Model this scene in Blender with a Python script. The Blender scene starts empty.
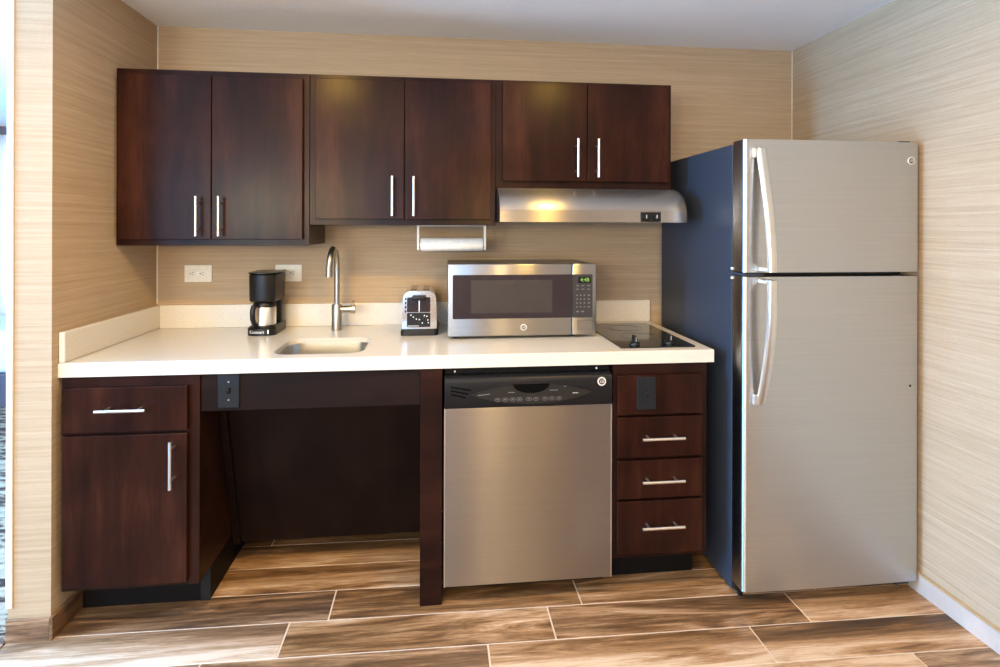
import bpy, bmesh, math, random
from mathutils import Vector, Matrix
random.seed(7)
S = bpy.context.scene
COL = S.collection

# ------------------------------------------------------------------ camera, sky, exposure, daylight
YAW, ROLL, FPX, V0 = -0.1089, 0.003, 568.28, 226.87
cam_d = bpy.data.cameras.new('camera')
cam = bpy.data.objects.new('camera', cam_d)
COL.objects.link(cam)
fw = Vector((-math.sin(YAW), math.cos(YAW), 0))
rt = Vector((math.cos(YAW), math.sin(YAW), 0))
upv = Vector((0, 0, 1))
rt, upv = rt * math.cos(ROLL) + upv * math.sin(ROLL), upv * math.cos(ROLL) - rt * math.sin(ROLL)
M = Matrix((rt, upv, -fw)).transposed().to_4x4()
M.translation = Vector((1.2135, -2.6186, 1.3074))
cam.matrix_world = M
cam_d.sensor_width = 36.0
cam_d.lens = FPX * 36.0 / 1000.0
cam_d.shift_y = -(333.5 - V0) / 1000.0
cam_d.clip_start = 0.02
S.camera = cam

S.view_settings.view_transform = 'Standard'
S.view_settings.look = 'None'
S.view_settings.exposure = -0.27
S.view_settings.gamma = 1.0
S.view_settings.use_curve_mapping = False

W = bpy.data.worlds.new('daylight_sky')
S.world = W
W.use_nodes = True
bg = W.node_tree.nodes['Background']
bg.inputs['Color'].default_value = (0.80, 0.90, 1.0, 1)
bg.inputs['Strength'].default_value = 1.6


def area(name, loc, rot, sx, sy, power, color, spread=math.pi):
    l = bpy.data.lights.new(name, 'AREA')
    l.shape = 'RECTANGLE'
    l.size, l.size_y = sx, sy
    l.energy = power
    l.color = color
    l.spread = spread
    o = bpy.data.objects.new(name, l)
    COL.objects.link(o)
    o.location = loc
    o.rotation_euler = rot
    return o


DAY = (0.185, 0.515, 1.0)
WARM = (1.0, 0.60, 0.11)
# daylight through the wide window behind the camera and the one in the far left wall
area('window_daylight', (-0.75, -4.75, 1.30), (math.radians(90), 0, 0), 3.4, 1.6, 132, DAY)
area('window_daylight', (-2.80, -0.85, 1.30), (math.radians(100), 0, math.radians(-90)), 1.75, 1.6, 760, DAY)
area('window_daylight', (-2.0, 2.86, 1.30), (math.radians(90), 0, math.radians(180)), 1.4, 1.5, 14, (0.80, 0.90, 1.0))


def point_fill(name, loc, r, power, color):
    l = bpy.data.lights.new(name, 'POINT')
    l.shadow_soft_size = r
    l.energy = power
    l.color = color
    o = bpy.data.objects.new(name, l)
    COL.objects.link(o)
    o.location = loc


# added upward fill light that brightens the ceiling from behind the frame
area('ceiling_fill', (1.25, -2.75, 1.50), (math.radians(180), 0, 0), 0.25, 0.25, 17, (0.72, 0.86, 1.0))
# warm fill lights without bodies, added behind the camera; one streaks the steel
point_fill('warm_fill', (-0.35, -3.2, 1.45), 0.20, 76, (1.0, 0.97, 0.55))
point_fill('warm_fill', (1.68, -3.7, 1.40), 0.10, 52, (1.0, 0.66, 0.25))
point_fill('warm_fill', (0.15, -3.9, 1.50), 0.20, 125, (1.0, 0.62, 0.13))


# ------------------------------------------------------------------ materials


def nt(name):
    m = bpy.data.materials.new(name)
    m.use_nodes = True
    n = m.node_tree.nodes
    return m, n, m.node_tree.links, n['Principled BSDF']


def setp(b, **kw):
    names = dict(color='Base Color', rough='Roughness', metal='Metallic', spec='Specular IOR Level', coat='Coat Weight',
                 coatr='Coat Roughness', aniso='Anisotropic', anrot='Anisotropic Rotation', trans='Transmission Weight', ior='IOR')
    for k, v in kw.items():
        if k == 'color':
            v = (*v, 1)
        b.inputs[names[k]].default_value = v


def ramp(n, stops):
    r = n.new('ShaderNodeValToRGB')
    e = r.color_ramp.elements
    while len(e) < len(stops):
        e.new(0.5)
    for i, (p, c) in enumerate(stops):
        e[i].position = p
        e[i].color = (*c, 1)
    return r


def noise_chain(n, l, scale, detail=4, nscale=1.0, rough=0.55, dist=0.0, coord='Object'):
    tc = n.new('ShaderNodeTexCoord')
    mp = n.new('ShaderNodeMapping')
    mp.inputs['Scale'].default_value = scale
    l.new(tc.outputs[coord], mp.inputs['Vector'])
    t = n.new('ShaderNodeTexNoise')
    t.inputs['Scale'].default_value = nscale
    t.inputs['Detail'].default_value = detail
    t.inputs['Roughness'].default_value = rough
    t.inputs['Distortion'].default_value = dist
    l.new(mp.outputs['Vector'], t.inputs['Vector'])
    return t


def bump(n, l, b, fac, strength, dist=0.002):
    bp = n.new('ShaderNodeBump')
    bp.inputs['Strength'].default_value = strength
    bp.inputs['Distance'].default_value = dist
    l.new(fac, bp.inputs['Height'])
    l.new(bp.outputs['Normal'], b.inputs['Normal'])


def plain(name, color, rough=0.5, spec=0.5, metal=0.0, var=0.06, nscale=40.0, **kw):
    """a paint / plastic with slight tonal and gloss variation"""
    m, n, l, b = nt(name)
    setp(b, color=color, rough=rough, spec=spec, metal=metal, **kw)
    t = noise_chain(n, l, (1, 1, 1), 3, nscale)
    r = ramp(n, [(0.3, tuple(c * (1 - var) for c in color)), (0.7, tuple(min(1, c * (1 + var)) for c in color))])
    l.new(t.outputs['Fac'], r.inputs['Fac'])
    l.new(r.outputs['Color'], b.inputs['Base Color'])
    return m


def wallpaper():
    m, n, l, b = nt('woven_wallpaper')
    setp(b, rough=0.75, spec=0.25)
    t = noise_chain(n, l, (6, 6, 260), 4, 1.0, 0.65)
    t2 = noise_chain(n, l, (1.1, 1.1, 110), 3, 1.0, 0.5)
    t3 = noise_chain(n, l, (90, 90, 500), 2, 1.0, 0.5)
    mx = n.new('ShaderNodeMath'); mx.operation = 'ADD'
    l.new(t.outputs['Fac'], mx.inputs[0]); l.new(t2.outputs['Fac'], mx.inputs[1])
    ma = n.new('ShaderNodeMath'); ma.operation = 'MULTIPLY_ADD'
    l.new(t3.outputs['Fac'], ma.inputs[0]); ma.inputs[1].default_value = 0.35
    l.new(mx.outputs[0], ma.inputs[2])
    h = n.new('ShaderNodeMath'); h.operation = 'MULTIPLY'; h.inputs[1].default_value = 0.425
    l.new(ma.outputs[0], h.inputs[0])
    r = ramp(n, [(0.32, (0.3431, 0.239, 0.144)), (0.45, (0.4089, 0.2982, 0.192)), (0.54, (0.4465, 0.3319, 0.22)), (0.66, (0.5029, 0.385, 0.268))])
    l.new(h.outputs[0], r.inputs['Fac'])
    l.new(r.outputs['Color'], b.inputs['Base Color'])
    bump(n, l, b, h.outputs[0], 0.25, 0.002)
    return m


def espresso(name, dark, mid, light, rough=0.25, horiz=False, spec=0.11):
    m, n, l, b = nt(name)
    setp(b, rough=rough, spec=spec)
    sc = (2.0, 14, 14) if horiz else (14, 14, 1.6)
    sc2 = (40, 400, 260) if horiz else (260, 260, 14)
    t = noise_chain(n, l, sc, 4, 1.0, 0.6, 0.4)
    t2 = noise_chain(n, l, sc2, 3, 1.0, 0.6)
    t3 = noise_chain(n, l, (5, 5, 4), 3, 1.0, 0.5)
    a = n.new('ShaderNodeMath'); a.operation = 'MULTIPLY_ADD'; a.inputs[1].default_value = 0.30
    l.new(t2.outputs['Fac'], a.inputs[0]); l.new(t.outputs['Fac'], a.inputs[2])
    c = n.new('ShaderNodeMath'); c.operation = 'MULTIPLY_ADD'; c.inputs[1].default_value = 0.7
    l.new(t3.outputs['Fac'], c.inputs[0]); l.new(a.outputs[0], c.inputs[2])
    bo = n.new('ShaderNodeTexCoord'); bx_ = n.new('ShaderNodeSeparateXYZ')
    l.new(bo.outputs['Object'], bx_.inputs[0])
    bs_ = n.new('ShaderNodeMath'); bs_.operation = 'MULTIPLY_ADD'; bs_.inputs[1].default_value = 9.3; bs_.inputs[2].default_value = 40.37
    l.new(bx_.outputs['Z' if horiz else 'X'], bs_.inputs[0])
    bf = n.new('ShaderNodeMath'); bf.operation = 'FLOOR'; l.new(bs_.outputs[0], bf.inputs[0])
    wn = n.new('ShaderNodeTexWhiteNoise'); wn.noise_dimensions = '1D'; l.new(bf.outputs[0], wn.inputs['W'])
    cb = n.new('ShaderNodeMath'); cb.operation = 'MULTIPLY_ADD'; cb.inputs[1].default_value = 0.14
    l.new(wn.outputs['Value'], cb.inputs[0]); l.new(c.outputs[0], cb.inputs[2])
    h = n.new('ShaderNodeMath'); h.operation = 'MULTIPLY_ADD'; h.inputs[1].default_value = 0.5; h.inputs[2].default_value = -0.035
    l.new(cb.outputs[0], h.inputs[0])
    r = ramp(n, [(0.36, dark), (0.5, mid), (0.66, light)])
    l.new(h.outputs[0], r.inputs['Fac'])
    l.new(r.outputs['Color'], b.inputs['Base Color'])
    bump(n, l, b, t2.outputs['Fac'], 0.05, 0.001)
    return m


def steel(name, color, rough, aniso=0.0, grain=(3, 3, 900), bumpy=0.02, tangent=(1, 0, 0), rot=0.0):
    m, n, l, b = nt(name)
    setp(b, color=color, rough=rough, metal=1.0, aniso=aniso, anrot=rot)
    if aniso:
        cx = n.new('ShaderNodeCombineXYZ')
        for i in range(3):
            cx.inputs[i].default_value = tangent[i]
        l.new(cx.outputs[0], b.inputs['Tangent'])
    t = noise_chain(n, l, grain, 3, 1.0, 0.6)
    r = ramp(n, [(0.3, tuple(c * 0.93 for c in color)), (0.7, tuple(min(1, c * 1.05) for c in color))])
    l.new(t.outputs['Fac'], r.inputs['Fac'])
    l.new(r.outputs['Color'], b.inputs['Base Color'])
    if bumpy:
        bump(n, l, b, t.outputs['Fac'], bumpy, 0.0005)
    return m


def quartz():
    m, n, l, b = nt('quartz_counter')
    setp(b, rough=0.22, spec=0.5)
    t = noise_chain(n, l, (1, 1, 1), 3, 220, 0.6)
    r = ramp(n, [(0.30, (0.57, 0.51, 0.42)), (0.42, (0.64, 0.60, 0.535)), (0.62, (0.67, 0.635, 0.575)), (0.72, (0.75, 0.72, 0.66))])
    l.new(t.outputs['Fac'], r.inputs['Fac'])
    l.new(r.outputs['Color'], b.inputs['Base Color'])
    return m


def ceiling_paint():
    m, n, l, b = nt('ceiling_paint')
    setp(b, color=(0.90, 0.91, 0.95), rough=0.9, spec=0.2)
    t = noise_chain(n, l, (1, 1, 1), 4, 70, 0.6)
    bump(n, l, b, t.outputs['Fac'], 0.35, 0.004)
    return m


def tile_mat(name='wood_look_tile'):
    """glazed wood-look plank: tile tone and tile seed come from face attributes of the mesh"""
    m, n, l, b = nt(name)
    setp(b, rough=0.38, spec=0.45)
    tc = n.new('ShaderNodeTexCoord')
    at = n.new('ShaderNodeAttribute'); at.attribute_name = 'tile'
    sep = n.new('ShaderNodeSeparateColor')
    l.new(at.outputs['Color'], sep.inputs[0])
    # seed offset
    mul = n.new('ShaderNodeVectorMath'); mul.operation = 'SCALE'
    mul.inputs[0].default_value = (7.0, 31.0, 13.0)
    l.new(sep.outputs['Green'], mul.inputs['Scale'])
    ad = n.new('ShaderNodeVectorMath'); ad.operation = 'ADD'
    l.new(tc.outputs['Object'], ad.inputs[0]); l.new(mul.outputs[0], ad.inputs[1])

    def nz(scale, detail, rough, dist):
        mp = n.new('ShaderNodeMapping'); mp.inputs['Scale'].default_value = scale
        l.new(ad.outputs[0], mp.inputs['Vector'])
        t = n.new('ShaderNodeTexNoise'); t.inputs['Scale'].default_value = 1
        t.inputs['Detail'].default_value = detail; t.inputs['Roughness'].default_value = rough
        t.inputs['Distortion'].default_value = dist
        l.new(mp.outputs['Vector'], t.inputs['Vector'])
        return t
    a = nz((1.5, 13, 13), 5, 0.6, 2.0)
    c = nz((5, 130, 130), 5, 0.72, 1.2)
    d = nz((30, 420, 420), 2, 0.6, 0.0)
    s1 = n.new('ShaderNodeMath'); s1.operation = 'MULTIPLY_ADD'; s1.inputs[1].default_value = 0.55
    l.new(c.outputs['Fac'], s1.inputs[0]); l.new(a.outputs['Fac'], s1.inputs[2])
    s2 = n.new('ShaderNodeMath'); s2.operation = 'MULTIPLY_ADD'; s2.inputs[1].default_value = 0.16
    l.new(d.outputs['Fac'], s2.inputs[0]); l.new(s1.outputs[0], s2.inputs[2])
    s3 = n.new('ShaderNodeMath'); s3.operation = 'SUBTRACT'; s3.inputs[1].default_value = 0.855
    l.new(s2.outputs[0], s3.inputs[0])
    # widen and shift by the tile's own tone (red channel)
    s4 = n.new('ShaderNodeMath'); s4.operation = 'MULTIPLY_ADD'; s4.inputs[1].default_value = 1.25
    l.new(s3.outputs[0], s4.inputs[0]); l.new(sep.outputs['Red'], s4.inputs[2])
    r = ramp(n, [(0.10, (0.034, 0.017, 0.009)), (0.32, (0.085, 0.041, 0.017)), (0.50, (0.180, 0.088, 0.034)),
                 (0.70, (0.38, 0.215, 0.105)), (0.92, (0.60, 0.43, 0.29))])
    l.new(s4.outputs[0], r.inputs['Fac'])
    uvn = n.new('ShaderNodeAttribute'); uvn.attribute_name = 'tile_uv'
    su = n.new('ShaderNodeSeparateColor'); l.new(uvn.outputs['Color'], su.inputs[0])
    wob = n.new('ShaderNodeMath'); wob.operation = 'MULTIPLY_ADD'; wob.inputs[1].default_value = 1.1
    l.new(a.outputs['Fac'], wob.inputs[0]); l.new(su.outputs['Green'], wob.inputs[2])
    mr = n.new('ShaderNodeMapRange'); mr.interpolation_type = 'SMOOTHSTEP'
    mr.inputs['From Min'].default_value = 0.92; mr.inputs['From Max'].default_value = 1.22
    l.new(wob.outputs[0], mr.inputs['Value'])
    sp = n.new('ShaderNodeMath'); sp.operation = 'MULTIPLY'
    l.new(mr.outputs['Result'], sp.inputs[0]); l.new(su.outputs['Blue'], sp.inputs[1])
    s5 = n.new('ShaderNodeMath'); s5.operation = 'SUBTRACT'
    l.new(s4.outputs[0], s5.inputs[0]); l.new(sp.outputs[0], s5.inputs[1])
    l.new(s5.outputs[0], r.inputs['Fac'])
    # blue channel = how grey the tile is
    g = n.new('ShaderNodeHueSaturation')
    g.inputs['Value'].default_value = 1.0
    sm = n.new('ShaderNodeMath'); sm.operation = 'SUBTRACT'; sm.inputs[0].default_value = 1.0
    l.new(sep.outputs['Blue'], sm.inputs[1]); l.new(sm.outputs[0], g.inputs['Saturation'])
    l.new(r.outputs['Color'], g.inputs['Color'])
    l.new(g.outputs['Color'], b.inputs['Base Color'])
    bump(n, l, b, c.outputs['Fac'], 0.06, 0.001)
    return m


def carpet_mat():
    m, n, l, b = nt('patterned_carpet')
    setp(b, rough=0.95, spec=0.1)
    t = noise_chain(n, l, (6, 16, 1), 3, 1.0, 0.6, 1.0)
    t2 = noise_chain(n, l, (1, 1, 1), 2, 300, 0.6)
    a = n.new('ShaderNodeMath'); a.operation = 'MULTIPLY_ADD'; a.inputs[1].default_value = 0.15
    l.new(t2.outputs['Fac'], a.inputs[0]); l.new(t.outputs['Fac'], a.inputs[2])
    r = ramp(n, [(0.50, (0.060, 0.033, 0.024)), (0.56, (0.13, 0.075, 0.05)), (0.60, (0.33, 0.225, 0.15)), (0.70, (0.42, 0.29, 0.20))])
    l.new(a.outputs[0], r.inputs['Fac'])
    l.new(r.outputs['Color'], b.inputs['Base Color'])
    bump(n, l, b, t2.outputs['Fac'], 0.5, 0.004)
    return m


def emit(name, color, strength):
    m, n, l, b = nt(name)
    setp(b, color=(0.02, 0.02, 0.02), rough=0.4)
    b.inputs['Emission Color'].default_value = (*color, 1)
    b.inputs['Emission Strength'].default_value = strength
    return m


M_wall = wallpaper()
M_ceil = ceiling_paint()
M_door = espresso('espresso_maple_door', (0.0115, 0.0037, 0.0026), (0.0245, 0.0074, 0.0044), (0.050, 0.0160, 0.0085))
M_frame = espresso('espresso_maple_frame', (0.012, 0.0046, 0.0036), (0.022, 0.0078, 0.0055), (0.036, 0.013, 0.0085))
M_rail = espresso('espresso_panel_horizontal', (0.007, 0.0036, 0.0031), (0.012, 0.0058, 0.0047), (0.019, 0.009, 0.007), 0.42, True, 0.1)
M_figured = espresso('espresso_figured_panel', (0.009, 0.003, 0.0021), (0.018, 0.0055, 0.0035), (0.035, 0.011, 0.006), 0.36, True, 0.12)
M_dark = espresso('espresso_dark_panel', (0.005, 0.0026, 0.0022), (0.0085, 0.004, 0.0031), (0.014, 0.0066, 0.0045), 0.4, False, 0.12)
M_kick = plain('black_toe_kick', (0.006, 0.005, 0.005), 0.5, 0.12)
M_quartz = quartz()
M_fridge = steel('fridge_steel', (0.59, 0.595, 0.60), 0.36, 0.9, (2.0, 2.0, 600), 0.0, (0, 0, 1))
M_dwst = steel('dishwasher_steel', (0.32, 0.315, 0.33), 0.28, 1.0, (2.0, 2.0, 900), 0.0, (0, 0, 1))
M_mwst = steel('microwave_steel', (0.34, 0.335, 0.33), 0.30, 0.95, (2, 2, 1200), 0.0, (0, 0, 1))
M_hood = steel('hood_steel', (0.42, 0.40, 0.375), 0.27, 1.0, (2, 2, 1000), 0.0, (0, 0, 1))
M_sink = steel('sink_steel', (0.62, 0.58, 0.52), 0.28, 0.0, (2, 900, 900), 0.02)
M_nickel = steel('brushed_nickel', (0.46, 0.42, 0.36), 0.32, 0.0, (200, 200, 200), 0.0)
M_pull = steel('satin_pull', (0.80, 0.75, 0.69), 0.35, 0.0, (200, 200, 200), 0.0)
M_chrome = steel('chrome', (0.60, 0.62, 0.66), 0.13, 0.0, (50, 50, 50), 0.0)
M_hsteel = steel('handle_steel', (0.74, 0.73, 0.71), 0.30, 0.0, (400, 400, 3), 0.01)
M_fside = plain('fridge_side_paint', (0.034, 0.041, 0.058), 0.42, 0.3, var=0.10, nscale=300)  # black paint made lighter and bluer to stand for the cool light
M_black = plain('black_plastic', (0.008, 0.0078, 0.0085), 0.28, 0.3)
M_blackm = plain('black_matte_plastic', (0.012, 0.012, 0.0125), 0.5, 0.25)
M_void = plain('deep_black_recess', (0.002, 0.002, 0.002), 0.7, 0.05)
M_gloss = plain('black_glass', (0.006, 0.006, 0.007), 0.06)
M_mwglass = plain('smoked_door_glass', (0.030, 0.022, 0.026), 0.15, 0.25)
M_mwscreen = plain('smoked_screen', (0.048, 0.041, 0.039), 0.2, 0.25)
M_mwctrl = plain('microwave_control_face', (0.040, 0.038, 0.039), 0.25, 0.25)
M_dwpanel = plain('dishwasher_panel_plastic', (0.009, 0.009, 0.0105), 0.34, 0.22)
M_dwlens = plain('dishwasher_lens_plastic', (0.019, 0.0165, 0.0150), 0.42, 0.2)
M_print = plain('pale_print', (0.42, 0.42, 0.42), 0.5)
M_printd = plain('dim_print', (0.13, 0.125, 0.12), 0.5)
M_white = plain('white_plastic', (0.80, 0.80, 0.79), 0.4)
M_ivory = plain('ivory_plastic', (0.72, 0.68, 0.60), 0.4)
M_paper = plain('paper_towel', (0.84, 0.85, 0.86), 0.9, 0.2)
M_badge = plain('badge_silver', (0.80, 0.77, 0.73), 0.35, metal=0.3)
M_badged = plain('badge_grey', (0.07, 0.065, 0.065), 0.5, 0.2)
M_grout = plain('grout', (0.62, 0.52, 0.42), 0.85, 0.2, nscale=80)
M_tile = tile_mat()
M_carpet = carpet_mat()
M_basetile = None
M_cream = plain('cream_trim', (0.74, 0.73, 0.66), 0.45)
M_tan = plain('tan_trim_and_shadow', (0.42, 0.30, 0.17), 0.5)
M_litbase = plain('lit_base_tile', (0.50, 0.42, 0.365), 0.45, var=0.12, nscale=9)  # plank tile lightened for the bright grazing light on the right wall
M_plate = plain('black_switch_plate', (0.011, 0.0125, 0.016), 0.38, 0.22)
M_green = emit('green_display_digits', (0.42, 1.0, 0.10), 0.9)
M_lamp = emit('lamp_lens', (1.0, 0.74, 0.44), 9.0)
M_linen = plain('white_linen', (0.82, 0.82, 0.86), 0.9)
M_mauve = plain('mauve_fabric', (0.24, 0.16, 0.19), 0.9)
M_dkmauve = plain('dark_bed_base', (0.10, 0.075, 0.085), 0.8)

# ------------------------------------------------------------------ mesh helpers


def BM():
    return bmesh.new()


def box(bm, x0, x1, y0, y1, z0, z1, bev=0.0, seg=2):
    r = bmesh.ops.create_cube(bm, size=1.0)
    vs = r['verts']
    for v in vs:
        v.co = Vector(((x0 + x1) / 2 + v.co.x * (x1 - x0), (y0 + y1) / 2 + v.co.y * (y1 - y0), (z0 + z1) / 2 + v.co.z * (z1 - z0)))
    if bev > 0:
        es = list({e for v in vs for e in v.link_edges})
        bmesh.ops.bevel(bm, geom=es, offset=bev, segments=seg, affect='EDGES', profile=0.5)
    return bm


def frame_of(d):
    d = d.normalized()
    a = Vector((0, 0, 1)) if abs(d.z) < 0.9 else Vector((1, 0, 0))
    u = d.cross(a).normalized()
    return u, d.cross(u).normalized()


def tube(bm, pts, radii, seg=16, cap=True):
    pts = [Vector(p) for p in pts]
    if not hasattr(radii, '__len__'):
        radii = [radii] * len(pts)
    rings = []
    u = None
    for i, p in enumerate(pts):
        if i == 0:
            d = pts[1] - p
        elif i == len(pts) - 1:
            d = p - pts[-2]
        else:
            d = (pts[i + 1] - p).normalized() + (p - pts[i - 1]).normalized()
        d.normalize()
        if u is None:
            u, w = frame_of(d)
        else:
            u = (u - d * u.dot(d)).normalized()
            w = d.cross(u).normalized()
        rings.append([bm.verts.new(p + (u * math.cos(2 * math.pi * k / seg) + w * math.sin(2 * math.pi * k / seg)) * radii[i]) for k in range(seg)])
    for a, b in zip(rings, rings[1:]):
        for k in range(seg):
            bm.faces.new((a[k], a[(k + 1) % seg], b[(k + 1) % seg], b[k]))
    if cap:
        bm.faces.new(list(reversed(rings[0])))
        bm.faces.new(rings[-1])
    return bm


def cyl(bm, p0, p1, r, seg=24, r1=None):
    return tube(bm, [p0, p1], [r, r if r1 is None else r1], seg)


def lathe(bm, cx, cy, prof, seg=32):
    """prof = [(radius, z), ...] about a vertical axis"""
    rings = []
    for r, z in prof:
        if r < 1e-6:
            rings.append([bm.verts.new((cx, cy, z))])
        else:
            rings.append([bm.verts.new((cx + r * math.cos(2 * math.pi * k / seg), cy + r * math.sin(2 * math.pi * k / seg), z)) for k in range(seg)])
    for a, b in zip(rings, rings[1:]):
        for k in range(seg):
            k2 = (k + 1) % seg
            if len(a) == 1 and len(b) == 1:
                continue
            if len(a) == 1:
                bm.faces.new((a[0], b[k2], b[k]))
            elif len(b) == 1:
                bm.faces.new((a[k], a[k2], b[0]))
            else:
                bm.faces.new((a[k], a[k2], b[k2], b[k]))
    return bm


def prism(bm, prof, axis, a, b):
    """closed polygon swept along an axis; prof in the other two axes (order x,y,z)"""
    def P(u, v, t):
        return {'X': (t, u, v), 'Y': (u, t, v), 'Z': (u, v, t)}[axis]
    A = [bm.verts.new(P(u, v, a)) for u, v in prof]
    B = [bm.verts.new(P(u, v, b)) for u, v in prof]
    n = len(prof)
    bm.faces.new(A)
    bm.faces.new(list(reversed(B)))
    for i in range(n):
        bm.faces.new((A[i], B[i], B[(i + 1) % n], A[(i + 1) % n]))
    return bm


def rrect(x0, x1, y0, y1, r, seg=6):
    out = []
    for cx, cy, a0 in ((x1 - r, y1 - r, 0), (x0 + r, y1 - r, 90), (x0 + r, y0 + r, 180), (x1 - r, y0 + r, 270)):
        for k in range(seg + 1):
            a = math.radians(a0 + 90 * k / seg)
            out.append((cx + r * math.cos(a), cy + r * math.sin(a)))
    return out


ORG = {}


def _link(o, label=None, cat=None, group=None, kind=None):
    COL.objects.link(o)
    if label: o['label'] = label
    if cat: o['category'] = cat
    if group: o['group'] = group
    if kind: o['kind'] = kind


def thing(name, label, cat, loc, group=None):
    o = bpy.data.objects.new(name, None)
    o.empty_display_size = 0.05
    _link(o, label, cat, group)
    o.location = loc
    ORG[o] = Vector(loc)
    return o


def obj(name, bm, mat, parent=None, smooth=False, label=None, cat=None, group=None, kind=None, loc=None):
    """bm is built in world coordinates and is moved into its thing's frame"""
    bmesh.ops.recalc_face_normals(bm, faces=bm.faces[:])
    org = ORG[parent] if parent else Vector(loc or (0, 0, 0))
    if org.length > 0:
        bmesh.ops.translate(bm, verts=bm.verts[:], vec=-org)
    me = bpy.data.meshes.new(name)
    bm.to_mesh(me)
    bm.free()
    me.materials.append(mat)
    o = bpy.data.objects.new(name, me)
    _link(o, label, cat, group, kind)
    if parent:
        o.parent = parent
    else:
        o.location = org
    ORG[o] = org
    if smooth:
        for p in me.polygons:
            p.use_smooth = True
        try:
            me.set_sharp_from_angle(angle=math.radians(38))
        except Exception:
            pass
    return o


def text_bm(s, size, x, y, z, ext=0.0004, align='CENTER', shear=0.0, squeeze=1.0):
    """lettering that faces the camera side (-Y), baseline centre at x, z"""
    c = bpy.data.curves.new('lettering_curve', 'FONT')
    c.body = s
    c.size = size
    c.align_x = align
    c.align_y = 'CENTER'
    c.extrude = ext
    c.shear = shear
    c.resolution_u = 3
    o = bpy.data.objects.new('lettering_curve', c)
    COL.objects.link(o)
    bpy.context.view_layer.update()
    me = bpy.data.meshes.new_from_object(o.evaluated_get(bpy.context.evaluated_depsgraph_get()))
    bpy.data.objects.remove(o)
    bpy.data.curves.remove(c)
    bm = BM()
    bm.from_mesh(me)
    bpy.data.meshes.remove(me)
    for v in bm.verts:
        a, b, d = v.co
        v.co = Vector((x + a * squeeze, y - d, z + b))
    return bm


def disc(bm, x, y0, y1, z, r, seg=28):
    return cyl(bm, (x, y0, z), (x, y1, z), r, seg)


def ring(bm, x, y0, y1, z, r0, r1, seg=28):
    """flat washer facing -Y"""
    A = []
    for yy, rr in ((y0, r0), (y1, r0), (y1, r1), (y0, r1)):
        A.append([bm.verts.new((x + rr * math.cos(2 * math.pi * k / seg), yy, z + rr * math.sin(2 * math.pi * k / seg))) for k in range(seg)])
    for i in range(4):
        a, b = A[i], A[(i + 1) % 4]
        for k in range(seg):
            bm.faces.new((a[k], a[(k + 1) % seg], b[(k + 1) % seg], b[k]))
    return bm


def badge(parent, x, y, z, r, label):
    """round two-letter monogram badge standing proud of a face at y"""
    b = obj('badge', disc(BM(), x, y - 0.002, y, z, r), M_badge, parent, True, label)
    obj('badge_centre', disc(BM(), x, y - 0.0025, y - 0.0019, z, r * 0.70), M_badged, b, label='dark grey centre disc')
    obj('monogram', text_bm('GE', r * 0.98, x, y - 0.0030, z, 0.0004, shear=0.25, squeeze=0.78), M_badge, b)
    return b


def pull(parent, c, axis, length, face_y, r=0.0052, proud=0.034, name='handle'):
    """bar pull with two posts; c = centre on the door face"""
    bm = BM()
    x, z = c
    yb = face_y - proud
    h = length / 2
    if axis == 'Z':
        cyl(bm, (x, yb, z - h), (x, yb, z + h), r, 16)
        for s in (-1, 1):
            cyl(bm, (x, face_y, z + s * h * 0.66), (x, yb, z + s * h * 0.66), r * 0.75, 12)
    else:
        cyl(bm, (x - h, yb, z), (x + h, yb, z), r, 16)
        for s in (-1, 1):
            cyl(bm, (x + s * h * 0.66, face_y, z), (x + s * h * 0.66, yb, z), r * 0.75, 12)
    return obj(name, bm, M_pull, parent, True, 'satin metal bar pull')


# ------------------------------------------------------------------ setting
RW, H, PIER = 2.941, 2.175, -0.126
XL, YB, YF = -2.75, -4.7, 2.80      # rest of the suite: left wall, wall behind the camera, far wall of the sleeping area


def struct(name, bm, mat, **k):
    return obj(name, bm, mat, None, kind='structure', **k)


# wall_back: kitchen wall
struct('wall_back', box(BM(), 0.0, RW + 0.12, 0.0, 0.12, 0.0, H), M_wall)
struct('wall_right', box(BM(), RW, RW + 0.12, YB, 0.0, 0.0, H), M_wall)
struct('wall_left', box(BM(), PIER, 0.0, -0.677, YF, 0.0, H), M_wall)
# rear wall with window opening
b = BM()
box(b, XL - 0.1, -2.45, YB - 0.1, YB, 0, H)
box(b, 0.95, RW + 0.12, YB - 0.1, YB, 0, H)
box(b, -2.45, 0.95, YB - 0.1, YB, 0, 0.45)
box(b, -2.45, 0.95, YB - 0.1, YB, 2.10, H)
struct('wall_rear', b, M_wall)
b = BM()
box(b, XL - 0.1, XL, YB, -1.75, 0, H)
box(b, XL - 0.1, XL, 0.05, YF, 0, H)
box(b, XL - 0.1, XL, -1.75, 0.05, 0, 0.45)
box(b, XL - 0.1, XL, -1.75, 0.05, 2.10, H)
struct('wall_far_left', b, M_wall)
b = BM()
box(b, XL - 0.1, -2.72, YF, YF + 0.1, 0, H)
box(b, -1.2, PIER, YF, YF + 0.1, 0, H)
box(b, -2.72, -1.2, YF, YF + 0.1, 0, 0.5)
box(b, -2.72, -1.2, YF, YF + 0.1, 2.07, H)
struct('wall_far', b, M_wall)
struct('ceiling', box(BM(), XL - 0.1, RW + 0.12, YB - 0.1, YF + 0.1, H, H + 0.1), M_ceil)


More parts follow.
